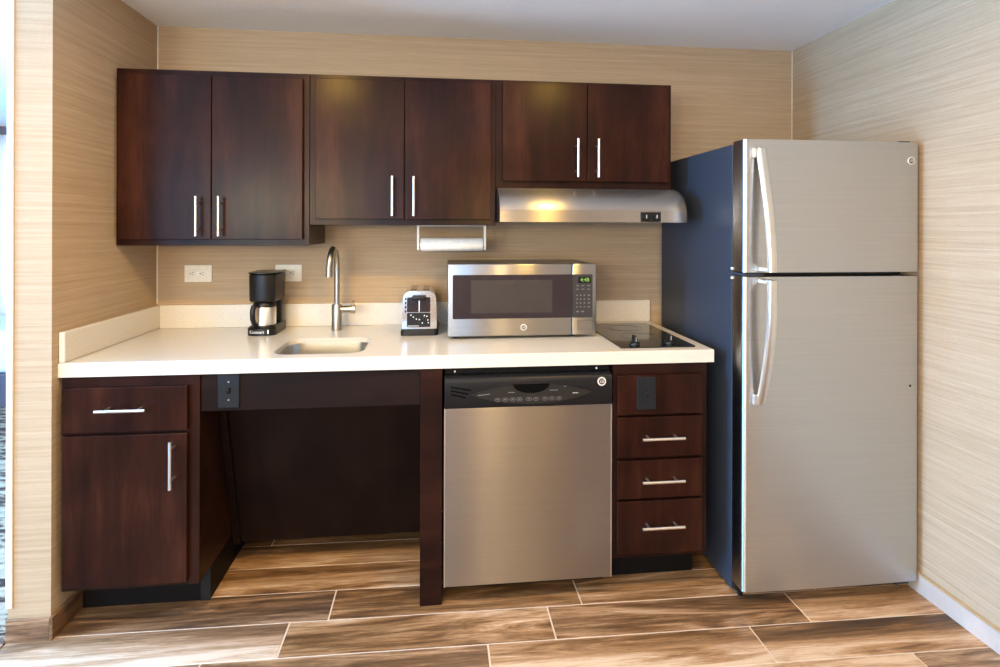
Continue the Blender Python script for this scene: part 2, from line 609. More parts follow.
def window_frame(name, x0, x1, y, z0, z1, along='X', panes=2):
    bm = BM()
    t = 0.05

    def bx(a0, a1, c0, c1):
        if along == 'X':
            box(bm, a0, a1, y - 0.03, y + 0.03, c0, c1, 0.004)
        else:
            box(bm, y - 0.03, y + 0.03, a0, a1, c0, c1, 0.004)
    bx(x0, x1, z0, z0 + t); bx(x0, x1, z1 - t, z1)
    for k in range(panes + 1):
        a = x0 + (x1 - x0 - t) * k / panes
        bx(a, a + t, z0 + t, z1 - t)
    return struct(name, bm, M_white)


window_frame('window_1', -2.45, 0.95, YB - 0.06, 0.45, 2.10, 'X', 3)
window_frame('window_2', -1.75, 0.05, XL - 0.06, 0.45, 2.10, 'Y', 2)
window_frame('window_3', -2.72, -1.2, YF + 0.06, 0.5, 2.07, 'X', 2)

# floor of wood-look plank tiles: slabs over a grout bed, one mesh
FX0, FX1, FY0, FY1 = PIER, RW, -2.6, 0.0
PITCH, G, TLEN = 0.157, 0.0045, 0.8595
TILT = -0.012
TONES = {  # (row, index of tile from its joint list) -> tone 0 dark .. 1 pale, grey
    (3, 0): (0.40, .12), (3, 1): (0.42, .10), (3, 2): (0.54, .0), (3, 3): (0.60, 0),
    (4, 0): (0.80, .10), (4, 1): (0.56, .0), (4, 2): (0.52, .03), (4, 3): (0.72, .0),
    (5, 0): (0.50, .1), (5, 1): (0.50, .05), (5, 2): (0.82, .0), (5, 3): (0.74, .0),
    (6, 1): (0.55, .1), (6, 2): (0.42, .2), (6, 3): (0.84, .0),
    (0, 0): (0.45, 0), (0, 1): (.45, 0),
    (1, 0): (0.68, 0), (1, 1): (0.68, 0), (2, 0): (0.66, 0), (2, 1): (0.66, 0)}
SPLIT = {(5, 3): .42, (4, 3): .15, (5, 2): .25, (4, 0): .18, (4, 1): -.12, (1, 1): .2, (2, 1): .15, (3, 2): .12}  # tone change to the back edge: tile print, and painted shade under the fridge
JOINT0 = {0: .54, 1: .31, 2: .395, 3: .855, 4: .7315, 5: .513, 6: .95}
bm = BM()
lay = bm.loops.layers.float_color.new('tile')
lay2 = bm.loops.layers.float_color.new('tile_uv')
box(bm, FX0, FX1, FY0, FY1, -0.05, -0.0016)
for f in bm.faces:
    for lp in f.loops:
        lp[lay] = (0.9, 0.5, 0.35, 1)
        lp[lay2] = (0, 0, 0, 1)
ngrout = len(bm.faces)
rows = range(-1, 18)
for rix in rows:
    j0 = JOINT0.get(rix, random.random() * TLEN)
    k0 = math.floor((FX0 - j0) / TLEN)
    idx = 0
    x = j0 + k0 * TLEN
    while x < FX1:
        a, c = max(x + G / 2, FX0), min(x + TLEN - G / 2, FX1)
        if c - a > 0.02:
            def yy(xx, e):
                return min(FY1, max(FY0, -0.048 - PITCH * rix + TILT * (xx - .43) + e))
            tone, grey = TONES.get((rix, idx), (random.uniform(.3, .7), random.uniform(0, .15)))
            seed = random.random()
            q = [(a, yy(a, -G / 2)), (a, yy(a, -PITCH + G / 2)), (c, yy(c, -PITCH + G / 2)), (c, yy(c, -G / 2))]
            if abs(q[0][1] - q[1][1]) > 0.01:
                lo = [bm.verts.new((u, v, -0.003)) for u, v in q]
                cxq = sum(u for u, v in q) / 4; cyq = sum(v for u, v in q) / 4
                hi = [bm.verts.new((u - math.copysign(.0008, u - cxq), v - math.copysign(.0008, v - cyq), 0.0)) for u, v in q]
                fs = [bm.faces.new(hi)]
                for i in range(4):
                    fs.append(bm.faces.new((lo[i], lo[(i + 1) % 4], hi[(i + 1) % 4], hi[i])))
                for f in fs:
                    f.material_index = 1
                    for lp in f.loops:
                        lp[lay] = (tone, seed, max(0, grey), 1)
                        yv = lp.vert.co.y
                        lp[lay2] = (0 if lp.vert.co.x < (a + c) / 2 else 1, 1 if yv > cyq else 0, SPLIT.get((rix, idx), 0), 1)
        idx += 1
        x += TLEN
fl = struct('floor', bm, M_grout)
fl.data.materials.append(M_tile)

# carpet in the sleeping / living part of the suite
b = BM()
box(b, XL, PIER - 0.002, YB, YF, -0.05, 0.004)
box(b, PIER - 0.002, RW, YB, FY0, -0.05, 0.004)
struct('floor_carpet', b, M_carpet)

# baseboards cut from the plank tile


def base_attr(o, tone, grey):
    at = o.data.color_attributes.new('tile', 'FLOAT_COLOR', 'CORNER')
    for d in at.data:
        d.color = (tone, 0.37, grey, 1)


o = struct('baseboard_left', box(BM(), 0.0, 0.154, 0.0, 0.010, 0.0, 0.072, 0.0012), M_tile); base_attr(o, 0.40, .1)
o.rotation_euler = (0, 0, math.pi / 2)
o.location = (0.010, -0.687, 0)
o = struct('baseboard_front', box(BM(), PIER, -0.0005, -0.687, -0.677, 0.0, 0.072, 0.0012), M_tile); base_attr(o, 0.50, .15)
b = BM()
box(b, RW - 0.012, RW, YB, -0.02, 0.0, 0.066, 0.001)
struct('baseboard_right', b, M_litbase)
struct('trim_1', box(BM(), RW - 0.015, RW, YB, -0.02, 0.066, 0.073, 0.002), M_tan)
# corner guard on the outer corner of the partition
b = BM()
box(b, PIER - 0.004, PIER + 0.014, -0.681, -0.677, 0.105, H, 0.001)
box(b, PIER - 0.004, PIER, -0.677, -0.655, 0.105, H, 0.001)
struct('trim_2', b, M_cream)
struct('guard_shadow_line', box(BM(), PIER + 0.0142, PIER + 0.0172, -0.680, -0.677, 0.105, H), M_tan)  # tan strip painted in as the shadow line beside the guard
# slim caulk beads in the two inside corners
struct('trim_4', box(BM(), 0.0, 0.004, -0.004, 0.0, 0.97, H), M_ivory)
struct('trim_5', box(BM(), RW - 0.003, RW, -0.003, 0.0, 0.0, H), M_ivory)

# ------------------------------------------------------------------ ceiling downlights (warm lamps of the kitchen)


def downlight(x, y, label, power):
    t = thing('recessed_downlight', label, 'ceiling light', (x, y, H), 'recessed ceiling downlights')
    bm = BM()
    prof = [(0.062, H - 0.0005), (0.085, H - 0.0005), (0.085, H - 0.004), (0.080, H - 0.007), (0.062, H - 0.007)]
    lathe(bm, x, y, prof + [prof[0]], 32)
    obj('trim_ring', bm, M_white, t, True)
    obj('lens', lathe(BM(), x, y, [(0, H - 0.0035), (0.061, H - 0.0035), (0.061, H - 0.0005), (0, H - 0.0005)], 32), M_lamp, t)
    l = bpy.data.lights.new('downlight_lamp', 'AREA')
    l.shape = 'DISK'; l.size = 0.12; l.energy = power; l.color = WARM
    lo = bpy.data.objects.new('downlight_lamp', l)
    COL.objects.link(lo)
    lo.location = (x, y, H - 0.012)


downlight(0.63, -1.50, 'round recessed downlight in the ceiling in front of the sink', 27)
downlight(1.88, -1.50, 'round recessed downlight in the ceiling in front of the range hood', 19)

# ------------------------------------------------------------------ upper cabinets
TOP = 1.906


def upper(x0, x1, z0, doors, dz0, dz1, hz, label):
    t = thing('upper_cabinet', label, 'cabinet', ((x0 + x1) / 2, 0, z0), 'upper cabinets on the back wall')
    obj('body', box(BM(), x0 + .0006, x1 - .0006, -0.317, -0.0008, z0, TOP, 0.0012), M_frame, t)
    for (a, c, hx) in doors:
        d = obj('door', box(BM(), a, c, -0.3375, -0.3175, dz0, dz1, 0.002), M_door, t)
        pull(d, (hx, (hz[0] + hz[1]) / 2), 'Z', hz[1] - hz[0], -0.3375)
    return t


upper(0.0, 0.712, 1.232, ((.015, .3495, .308), (.3525, .689, .389)), 1.256, 1.883, (1.269, 1.42),
      'lowest-hanging dark wood two-door upper cabinet, nearest the left wall, above the coffee maker')
upper(0.712, 1.447, 1.313, ((.737, 1.0795, 1.0355), (1.0825, 1.426, 1.119)), 1.336, 1.887, (1.349, 1.505),
      'middle dark wood two-door upper cabinet, the one with the paper towel holder under it')
upper(1.447, 2.189, 1.467, ((1.475, 1.8215, 1.777), (1.8245, 2.172, 1.862)), 1.494, 1.896, (1.510, 1.666),
      'shortest dark wood two-door upper cabinet, directly above the steel range hood')

# ------------------------------------------------------------------ range hood
t = thing('range_hood', 'stainless steel range hood with curved front under the shortest upper cabinet', 'range hood', (1.82, -0.2, 1.325))
prof = [(-0.001, 1.4655), (-0.318, 1.4655)]
for k in range(1, 11):
    a = math.radians(90 * k / 10)
    prof.append((-0.318 - 0.145 * math.sin(a) ** 1.15, 1.372 + 0.0935 * math.cos(a)))
prof += [(-0.466, 1.371), (-0.4665, 1.3265), (-0.464, 1.325), (-0.452, 1.325), (-0.452, 1.331), (-0.001, 1.331)]
hood = obj('hood_shell', prism(BM(), prof, 'X', 1.4535, 2.168), M_hood, t, True)
prof2 = [(y - 0.0006 if i < len(prof) - 5 else y, z) for i, (y, z) in enumerate(prof)]
obj('end_cap', prism(BM(), prof2, 'X', 2.1685, 2.191), M_hood, t, True)
obj('end_cap', prism(BM(), prof2, 'X', 1.4485, 1.453), M_hood, t, True)
b = BM()
for k in range(26):
    xx = 1.56 + k * 0.02
    box(b, xx, xx + 0.012, -0.42, -0.08, 1.3285, 1.3308)
obj('grease_filter', b, M_nickel, t)
cp = obj('control_panel', box(BM(), 2.003, 2.084, -0.4695, -0.467, 1.3285, 1.3665, 0.001), M_black, t, label='black hood control plate')
for xx in (2.022, 2.064):
    k = obj('knob', lathe(BM(), 0, 0, [(0, 0), (0.013, 0), (0.012, 0.008), (0.010, 0.010), (0, 0.010)], 20), M_black, cp, True)
    for v in k.data.vertices:   # turn the lathed knob to face the room
        x_, y_, z_ = v.co + ORG[cp]
        v.co = Vector((xx + x_, -0.4695 - z_, 1.347 + y_)) - ORG[cp]
    obj('pointer', box(BM(), xx - .0018, xx + .0018, -0.4815, -0.479, 1.342, 1.356, .0004), M_print, k)

# ------------------------------------------------------------------ paper towel holder and roll
t = thing('paper_towel_holder', 'white wire-arm paper towel holder hanging under the middle upper cabinet', 'towel holder', (1.27, -0.18, 1.312))
obj('mounting_plate', box(BM(), 1.126, 1.418, -0.205, -0.155, 1.3095, 1.3128, 0.0008), M_white, t)
for xa in (1.126, 1.409):
    bm = prism(BM(), [(-0.197, 1.3095), (-0.163, 1.3095), (-0.163, 1.222), (-0.170, 1.208), (-0.190, 1.208), (-0.197, 1.222)], 'X', xa, xa + 0.009)
    obj('arm', bm, M_white, t)
obj('rod', cyl(BM(), (1.135, -0.18, 1.231), (1.409, -0.18, 1.231), 0.008), M_white, t, True)
bm = BM()
A = [(0.0082, 1.1405), (0.0265, 1.1405), (0.028, 1.143), (0.028, 1.402), (0.0265, 1.4045), (0.0082, 1.4045)]
rings = [[bm.verts.new((x, -0.18 + r * math.cos(2 * math.pi * k / 32), 1.231 + r * math.sin(2 * math.pi * k / 32))) for k in range(32)] for r, x in A]
for i in range(len(A)):
    p, q = rings[i], rings[(i + 1) % len(A)]
    for k in range(32):
        bm.faces.new((p[k], p[(k + 1) % 32], q[(k + 1) % 32], q[k]))
obj('paper_towel_roll', bm, M_paper, None, True, 'thin white paper towel roll in the holder under the middle upper cabinet', 'paper towels', loc=(1.27, -0.18, 1.203))

# ------------------------------------------------------------------ base cabinets
t = thing('base_cabinet', 'dark wood base cabinet with one drawer above one door, beside the left wall', 'cabinet', (0.22, -0.3, 0), None)
obj('body', box(BM(), 0.012, 0.434, -0.646, -0.021, 0.127, 0.8175, 0.0012), M_frame, t)
b = BM()
box(b, 0.0105, 0.425, -0.532, -0.03, 0.0, 0.1265)
obj('toe_kick', b, M_kick, t)
b = BM()
box(b, 0.395, 0.427, -0.5345, -0.5322, 0.0, 0.1265)
obj('corner_bracket', b, M_blackm, t)
d = obj('drawer', box(BM(), 0.022, 0.402, -0.6665, -0.6465, 0.643, 0.786, 0.002), M_door, t)
pull(d, (0.214, 0.720), 'X', 0.150, -0.6665)
d = obj('door', box(BM(), 0.024, 0.402, -0.6665, -0.6465, 0.146, 0.632, 0.002), M_door, t)
pull(d, (0.365, 0.540), 'Z', 0.153, -0.6665)

t = thing('drawer_cabinet', 'narrow dark wood cabinet with three drawers below a fixed front, beside the refrigerator', 'cabinet', (2.01, -0.3, 0))
obj('body', box(BM(), 1.837, 2.187, -0.646, -0.021, 0.125, 0.8175, 0.0012), M_frame, t)
obj('toe_kick', box(BM(), 1.839, 2.181, -0.542, -0.03, 0.0, 0.1245), M_kick, t)
obj('fixed_front', box(BM(), 1.8485, 2.1625, -0.6665, -0.6465, 0.6415, 0.781, 0.002), M_door, t)
for z0, z1, hz in ((.490, .632, .5645), (.3435, .4785, .4135), (.145, .3335, .252)):
    d = obj('drawer', box(BM(), 1.8475, 2.1615, -0.6665, -0.6465, z0, z1, 0.002), M_door, t)
    pull(d, (2.005, hz), 'X', 0.154, -0.6665)

# knee space under the sink
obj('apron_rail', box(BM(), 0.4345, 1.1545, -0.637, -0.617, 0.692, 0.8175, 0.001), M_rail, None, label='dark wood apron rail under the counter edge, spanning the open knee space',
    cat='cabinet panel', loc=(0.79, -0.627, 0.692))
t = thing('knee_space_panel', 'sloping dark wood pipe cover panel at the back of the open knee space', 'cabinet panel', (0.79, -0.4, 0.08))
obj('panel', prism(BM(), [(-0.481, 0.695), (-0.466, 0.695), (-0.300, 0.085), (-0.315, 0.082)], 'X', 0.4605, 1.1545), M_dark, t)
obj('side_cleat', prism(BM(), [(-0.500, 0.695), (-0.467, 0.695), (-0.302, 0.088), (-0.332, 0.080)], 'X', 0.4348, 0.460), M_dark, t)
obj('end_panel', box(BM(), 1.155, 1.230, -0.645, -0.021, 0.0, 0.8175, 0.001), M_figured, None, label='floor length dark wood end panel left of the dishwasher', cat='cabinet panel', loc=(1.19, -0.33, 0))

# ------------------------------------------------------------------ dishwasher
t = thing('dishwasher', 'stainless steel dishwasher with black control panel under the counter', 'dishwasher', (1.53, -0.33, 0))
obj('tub', box(BM(), 1.2400, 1.830, -0.600, -0.03, 0.055, 0.792), M_blackm, t)
obj('toe_panel', box(BM(), 1.242, 1.828, -0.555, -0.545, 0.0, 0.0545), M_kick, t)
obj('mounting_strip', box(BM(), 1.240, 1.830, -0.622, -0.60, 0.7925, 0.8165), M_kick, t)
for xx in (1.274, 1.782):
    obj('screw', disc(BM(), xx, -0.6245, -0.6222, 0.8005, 0.0036, 16), M_white, t, True)
d = obj('door', box(BM(), 1.2385, 1.829, -0.6555, -0.6005, 0.066, 0.6805, 0.002), M_dwst, t)
for xx in (1.2372, 1.8263):
    obj('edge_trim', box(BM(), xx, xx + .004, -0.6562, -0.652, 0.066, 0.6805, 0.0004), M_hsteel, d, label='bright steel edge strip')
prof = [(-0.601, 0.6815), (-0.6585, 0.6815), (-0.6600, 0.684), (-0.6600, 0.770), (-0.6580, 0.779), (-0.652, 0.7855), (-0.640, 0.7895), (-0.622, 0.7915), (-0.601, 0.7915)]
cp = obj('control_panel', prism(BM(), prof, 'X', 1.2385, 1.8295), M_dwpanel, t, True, 'black control panel')
# raised lens shape
lens = []
for k in range(33):
    u = -1 + 2 * k / 32
    lens.append((1.5425 + 0.2145 * u, 0.727 + 0.034 * (1 - abs(u) ** 2.2)))
for k in range(31, 0, -1):
    u = -1 + 2 * k / 32
    lens.append((1.5425 + 0.2145 * u, 0.727 - 0.036 * (1 - abs(u) ** 2.2)))
obj('touch_panel', prism(BM(), lens, 'Y', -0.6603, -0.6612), M_dwlens, cp)
pk = [(1.474, 0.7605), (1.604, 0.7605)] + [(1.539 + 0.065 * math.cos(a), 0.7605 - 0.032 * math.sin(a)) for a in [math.pi * k / 20 for k in range(1, 20)]]
obj('latch_pocket', prism(BM(), pk, 'Y', -0.6613, -0.6618), M_void, cp, label='black scooped latch recess')
b = BM()
for k in range(3):
    z0 = 0.757 - k * 0.0125
    x0 = 1.2585 + k * 0.0005
    x1 = 1.328 - k * 0.009
    v = [(x0, z0 + .0015), (x0, z0 - .0035), (x1, z0 - .0165), (x1 + .002, z0 - .0115)]
    prism(b, v, 'Y', -0.6602, -0.6606)
obj('vent', b, M_void, cp)
for xx in (1.421, 1.448, 1.474, 1.498, 1.531, 1.556, 1.588, 1.612, 1.637):
    b = BM()
    hexo = [(xx + 0.0115 * math.cos(a), 0.708 + 0.0072 * math.sin(a)) for a in [math.pi / 3 * k for k in range(6)]]
    hexi = [(xx + 0.0100 * math.cos(a), 0.708 + 0.0058 * math.sin(a)) for a in [math.pi / 3 * k for k in range(6)]]
    for i in range(6):
        j = (i + 1) % 6
        prism(b, [hexo[i], hexo[j], hexi[j], hexi[i]], 'Y', -0.6613, -0.6617)
    box(b, xx - .004, xx + .004, -0.6617, -0.6613, 0.7068, 0.7100)
    obj('button', b, M_printd, cp)
for x0, x1, zz, sl in ((1.352, 1.394, .7235, .004), (1.458, 1.480, .731, 0), (1.604, 1.634, .735, 0), (1.655, 1.663, .7475, 0)):
    obj('printing', prism(BM(), [(x0, zz), (x1, zz + sl), (x1, zz + sl + .0028), (x0, zz + .0028)], 'Y', -0.6613, -0.6617), M_printd, cp)
obj('printing', box(BM(), 1.686, 1.706, -0.6617, -0.6613, .7235, .7262), M_print, cp)
badge(cp, 1.791, -0.6601, 0.7625, 0.0155, 'round silver maker badge')

# ------------------------------------------------------------------ countertop with sink cut-out
CX1, CYF, CZ0, CZ1 = 2.213, -0.650, 0.8185, 0.864
SX0, SX1, SY0, SY1 = 0.640, 0.953, -0.588, -0.300
t = thing('countertop', 'white speckled quartz countertop holding the sink, cooktop and small appliances', 'countertop', (1.1, -0.3, CZ0))
bm = BM()
hole = rrect(SX0, SX1, SY0, SY1, 0.060, 8)
outer = [(0.0012, CYF), (CX1, CYF), (CX1, -0.0008), (0.0012, -0.0008)]
bv = 0.002
CZS = 0.846      # underside of the slab proper; the visible edge is built up below it


def loopv(pts, z):
    return [bm.verts.new((x, y, z)) for x, y in pts]


def inset(pts, d):
    cx_ = sum(p[0] for p in pts) / len(pts); cy_ = sum(p[1] for p in pts) / len(pts)
    return [(x - math.copysign(d, x - cx_), y - math.copysign(d, y - cy_)) for x, y in pts]


def bridge(a, c):
    for i in range(len(a)):
        bm.faces.new((a[i], a[(i + 1) % len(a)], c[(i + 1) % len(c)], c[i]))


o_t = loopv(inset(outer, bv), CZ1); o_m = loopv(outer, CZ1 - bv); o_b = loopv(outer, CZS)
h_t = loopv(hole, CZ1); h_b = loopv(hole, CZS)
bridge(o_t, o_m); bridge(o_m, o_b); bridge(h_t, h_b)
for ol, hl in ((o_t, h_t), (o_b, h_b)):
    es = []
    for lp in (ol, hl):
        for i in range(len(lp)):
            e = bm.edges.get((lp[i], lp[(i + 1) % len(lp)])) or bm.edges.new((lp[i], lp[(i + 1) % len(lp)]))
            es.append(e)
    bmesh.ops.triangle_fill(bm, use_beauty=True, edges=es)
# keep the hole open
hs = [set(h_t), set(h_b)]
for f in bm.faces[:]:
    if any(all(v in q for v in f.verts) for q in hs):
        bm.faces.remove(f)
obj('slab', bm, M_quartz, t)
b = prism(BM(), [(0.0012, CYF), (CX1, CYF), (CX1, -0.0008), (CX1 - .03, -0.0008), (CX1 - .03, CYF + .03), (0.0312, CYF + .03), (0.0312, -0.0008), (0.0012, -0.0008)], 'Z', CZ0, CZS)
obj('edge_build_up', b, M_quartz, t)
obj('backsplash', box(BM(), 0.0205, 2.213, -0.020, -0.0008, 0.8642, 0.9637, 0.0015), M_quartz, None, label='long low quartz upstand along the back wall behind the appliances', cat='backsplash', loc=(1.1, -0.01, 0.8642))
obj('backsplash', box(BM(), 0.0012, 0.020, -0.648, -0.0008, 0.8642, 0.9637, 0.004), M_quartz, None, label='short low quartz upstand running along the left wall', cat='backsplash', loc=(0.01, -0.32, 0.8642))

# undermount sink
t = thing('sink', 'rounded stainless steel undermount sink set in the white counter', 'sink', (0.80, -0.44, 0.70))
bm = BM()
levels = [(0.000, CZS - 0.0006, .060), (0.002, 0.82, .058), (0.003, 0.79, .058), (0.006, 0.740, .056), (0.016, 0.712, .052), (0.035, 0.702, .045)]
loops = []
for d_, z_, r_ in levels:
    loops.append(loopv(rrect(SX0 + d_ + .0, SX1 - d_ - .0, SY0 + d_, SY1 - d_, r_, 8), z_))
flange = loopv(rrect(SX0 - .018, SX1 + .018, SY0 - .018, SY1 + .018, .075, 8), CZS - 0.0006)
bridge(flange, loops[0])
for a_, c_ in zip(loops, loops[1:]):
    bridge(a_, c_)
bm.faces.new(loops[-1])
o = obj('bowl', bm, M_sink, t, True)
bm = BM()
obj('drain', lathe(bm, 0.80, -0.42, [(0, .7035), (.022, .7035), (.024, .7055), (.041, .7055), (.043, .7028), (0, .7028)], 28), M_nickel, t, True)

# faucet
FX, FY = 0.785, -0.125
t = thing('faucet', 'brushed nickel gooseneck faucet behind the sink', 'faucet', (FX, FY, CZ1))
obj('base', lathe(BM(), FX, FY, [(0, CZ1), (.0235, CZ1), (.0235, CZ1 + .003), (.0215, CZ1 + .005), (.0215, .970), (.020, .974), (0, .974)], 32), M_nickel, t, True)
pts = [(FX, FY, .9735), (FX, FY, 1.05), (FX, FY, 1.12), (FX, FY, 1.145)]
R = 0.068
for k in range(1, 15):
    a = math.pi * k / 14
    pts.append((FX - 0.0005 * k, FY - R + R * math.cos(a), 1.145 + R * math.sin(a)))
pts += [(FX - .0075, FY - 2 * R, 1.13), (FX - .008, FY - 2 * R, 1.108)]
obj('spout', tube(BM(), pts, [0.0118] * (len(pts) - 1) + [0.0118], 20), M_nickel, t, True)
obj('spray_head', cyl(BM(), (FX - .0085, FY - 2 * R, 1.150), (FX - .0085, FY - 2 * R, 1.103), 0.0128), M_nickel, t, True)
b = BM()
cyl(b, (FX + .018, FY, .953), (FX + .058, FY, .953), .0145)
cyl(b, (FX + .058, FY, .953), (FX + .078, FY, .953), .0185)
lv = obj('lever_body', b, M_nickel, t, True)
obj('lever', tube(BM(), [(FX + .068, FY - .004, .966), (FX + .069, FY - .012, .978), (FX + .072, FY - .022, .988)], [.0075, .006, .005], 12), M_pull, lv, True)

# ------------------------------------------------------------------ cooktop
t = thing('cooktop', 'black glass two-burner electric cooktop set in the right end of the counter', 'cooktop', (2.02, -0.345, CZ1))
obj('glass', prism(BM(), rrect(1.879, 2.166, -0.604, -0.090, 0.006, 3), 'Z', CZ1 + .0003, CZ1 + .0045), M_gloss, t)
for (xx, yy_) in ((2.02, -.215), (2.02, -.405)):
    b = BM()
    for r0 in (.062, .078):
        rr = ring(BM(), xx, 0, .0003, 0, r0 - .001, r0)
        for v in rr.verts:
            v.co = Vector((v.co.x, yy_ + v.co.z, CZ1 + .0046 + v.co.y))
        me_ = bpy.data.meshes.new('tmp'); rr.to_mesh(me_); rr.free(); b.from_mesh(me_); bpy.data.meshes.remove(me_)
    obj('burner_ring', b, M_dwlens, t)
for (xx, yy_) in ((1.944, -.566), (2.083, -.556)):
    kb = obj('knob', lathe(BM(), xx, yy_, [(0, .8690), (.0195, .8690), (.0195, .873), (.017, .879), (.012, .882), (0, .882)], 28), M_black, t, True)
    b = prism(BM(), rrect(xx - .0055, xx + .0055, yy_ - .017, yy_ + .017, .005, 4), 'Z', .8815, .904)
    obj('grip', b, M_black, kb, True)
    obj('pointer_strip', box(BM(), xx - .0012, xx + .0012, yy_ - .0178, yy_ - .0172, .884, .902), M_hsteel, kb)

# ------------------------------------------------------------------ microwave
t = thing('microwave', 'stainless steel countertop microwave with dark window and lit clock', 'microwave', (1.55, -0.2, CZ1))
obj('body', box(BM(), 1.257, 1.845, -0.363, -0.040, 0.880, 1.158, 0.004), M_mwctrl, t, label='dark grey metal casing')
for xx in (1.285, 1.76):
    for yy_ in (-0.335, -0.07):
        obj('foot', cyl(BM(), (xx, yy_, CZ1), (xx, yy_, .8798), .014, 20), M_blackm, t, True)
d = obj('door', box(BM(), 1.2525, 1.7485, -0.386, -0.3635, 0.8755, 1.1605, 0.004, 3), M_mwst, t, True)
gl = obj('window', prism(BM(), rrect(1.272, 1.7483, 0.945, 1.118, 0.006, 4), 'Y', -0.3863, -0.3872), M_mwglass, d, label='smoked dark door window')
obj('screen', prism(BM(), rrect(1.344, 1.668, 0.967, 1.097, 0.004, 3), 'Y', -0.3873, -0.3875), M_mwscreen, gl)
badge(d, 1.553, -0.3861, 0.909, 0.0125, 'round silver maker badge')
cpn = obj('control_panel', box(BM(), 1.7495, 1.8495, -0.386, -0.3635, 0.8755, 1.1605, 0.004, 3), M_mwst, t, True)
cg = obj('control_glass', prism(BM(), rrect(1.7497, 1.833, 0.945, 1.118, 0.005, 4), 'Y', -0.3863, -0.3872), M_mwctrl, cpn, label='dark grey keypad face')
dp = obj('display', box(BM(), 1.7735, 1.825, -0.3877, -0.3873, 1.083, 1.108), M_gloss, cg, label='black clock display')
dg = text_bm('4:48', 0.0215, 1.8005, -0.3878, 1.0955, 0.0002)
obj('clock_digits', dg, M_green, dp, label='glowing green clock digits')
b = BM()
for row, n_ in ((1.0725, 3), (1.0585, 3)):
    for c_ in (1.770, 1.793, 1.8165):
        box(b, c_ - .006, c_ + .006, -0.3876, -0.3873, row - .0017, row + .0017)
obj('function_keys', b, M_printd, cg)
b = BM()
for row in (1.034, 1.0185, 1.003, 0.9875):
    for c_ in (1.769, 1.784, 1.799, 1.8175):
        w_ = .0028 if c_ < 1.81 else .0045
        box(b, c_ - w_, c_ + w_, -0.3876, -0.3873, row - .0026, row + .0026)
obj('number_keys', b, M_printd, cg)
for c_ in (1.771, 1.792):
    b = BM()
    box(b, c_ - .0055, c_ + .0055, -0.3876, -0.3873, .966, .9715)
    obj('start_key' if c_ < 1.78 else 'stop_key', b, M_printd, cg)
b = BM()
box(b, 1.770, 1.832, -0.3868, -0.3861, 0.897, 0.932, 0.0003)
obj('door_release', b, M_mwst, cpn)
b = BM()
for a_ in ((1.770, 1.832, .932, .9327), (1.770, 1.832, .8963, .897), (1.7693, 1.770, .8963, .9327), (1.832, 1.8327, .8963, .9327)):
    box(b, a_[0], a_[1], -0.3864, -0.3859, a_[2], a_[3])
obj('release_outline', b, M_badged, cpn)

# ------------------------------------------------------------------ toaster
TX, TY0, TY1 = 1.140, -0.285, -0.040
t = thing('toaster', 'chrome two-slice toaster with black base standing left of the microwave', 'toaster', (TX, -0.16, CZ1))
bm = BM()
base = rrect(TX - .076, TX + .076, TY0 - .005, TY1 + .004, .018, 5)
base2 = rrect(TX - .071, TX + .071, TY0 - .001, TY1, .018, 5)
l0 = loopv(base, CZ1 + .0005); l1 = loopv(base, CZ1 + .017); l2 = loopv(base2, CZ1 + .027)
bridge(l0, l1); bridge(l1, l2); bm.faces.new(l0); bm.faces.new(l2)
obj('base', bm, M_blackm, t, True, 'black plastic base')
# chrome shell with rounded shoulders
bm = BM()
prof = [(TX - .070, .8915), (TX - .0695, .95), (TX - .067, 1.010)]
for k in range(0, 9):
    a = math.radians(10 + 80 * k / 8)
    prof.append((TX - .067 + .033 * (1 - math.cos(a)), 1.012 + .033 * math.sin(a)))
prof = prof + [(2 * TX - x, z) for x, z in reversed(prof)]
prism(bm, prof, 'Y', TY0, TY1)
sh = obj('shell', bm, M_chrome, t, True)
b = BM()
for sx in (-.026, .026):
    box(b, TX + sx - .013, TX + sx + .013, TY0 + .045, TY1 - .025, 1.0440, 1.0462, .001)
obj('bread_slot', b, M_gloss, t, label='black bread slots')
# front face fittings
obj('front_panel', prism(BM(), rrect(TX - .050, TX + .044, .960, 1.020, .004, 3), 'Y', TY0 - .0004, TY0 - .003), M_mwglass, t, label='dark gloss upper panel')
obj('lever_track', box(BM(), TX - .003, TX + .001, TY0 - .0042, TY0 - .0031, .962, 1.008), M_hsteel, t)
obj('lever', box(BM(), TX - .031, TX + .027, TY0 - .028, TY0 - .0045, 1.010, 1.028, .006, 3), M_black, t, True, 'black push lever')
b = BM()
for k in range(4):
    z_ = .958 + k * .017
    box(b, TX - .0585, TX - .0525, TY0 - .0008, TY0 - .0003, z_, z_ + .010)
obj('side_vent', b, M_gloss, t)
cpt = obj('control_panel', prism(BM(), rrect(TX - .050, TX + .044, .899, .957, .003, 3), 'Y', TY0 - .0004, TY0 - .003), M_black, t)
b = BM()
for i, (dx, dz) in enumerate(((-.034, .049), (-.024, .041), (-.012, .033), (.000, .031), (.020, .047), (.030, .044), (.012, .017), (.034, .029), (.036, .018))):
    disc(b, TX + dx, TY0 - .0042, TY0 - .0031, .899 + dz, .0027, 12)
obj('indicator', b, M_pull, cpt)
obj('lettering', box(BM(), TX - .047, TX - .002, TY0 - .0038, TY0 - .0031, .9025, .9060), M_print, cpt)
obj('dial', disc(BM(), TX + .022, TY0 - .010, TY0 - .0031, .930, .010, 24), M_black, cpt, True)

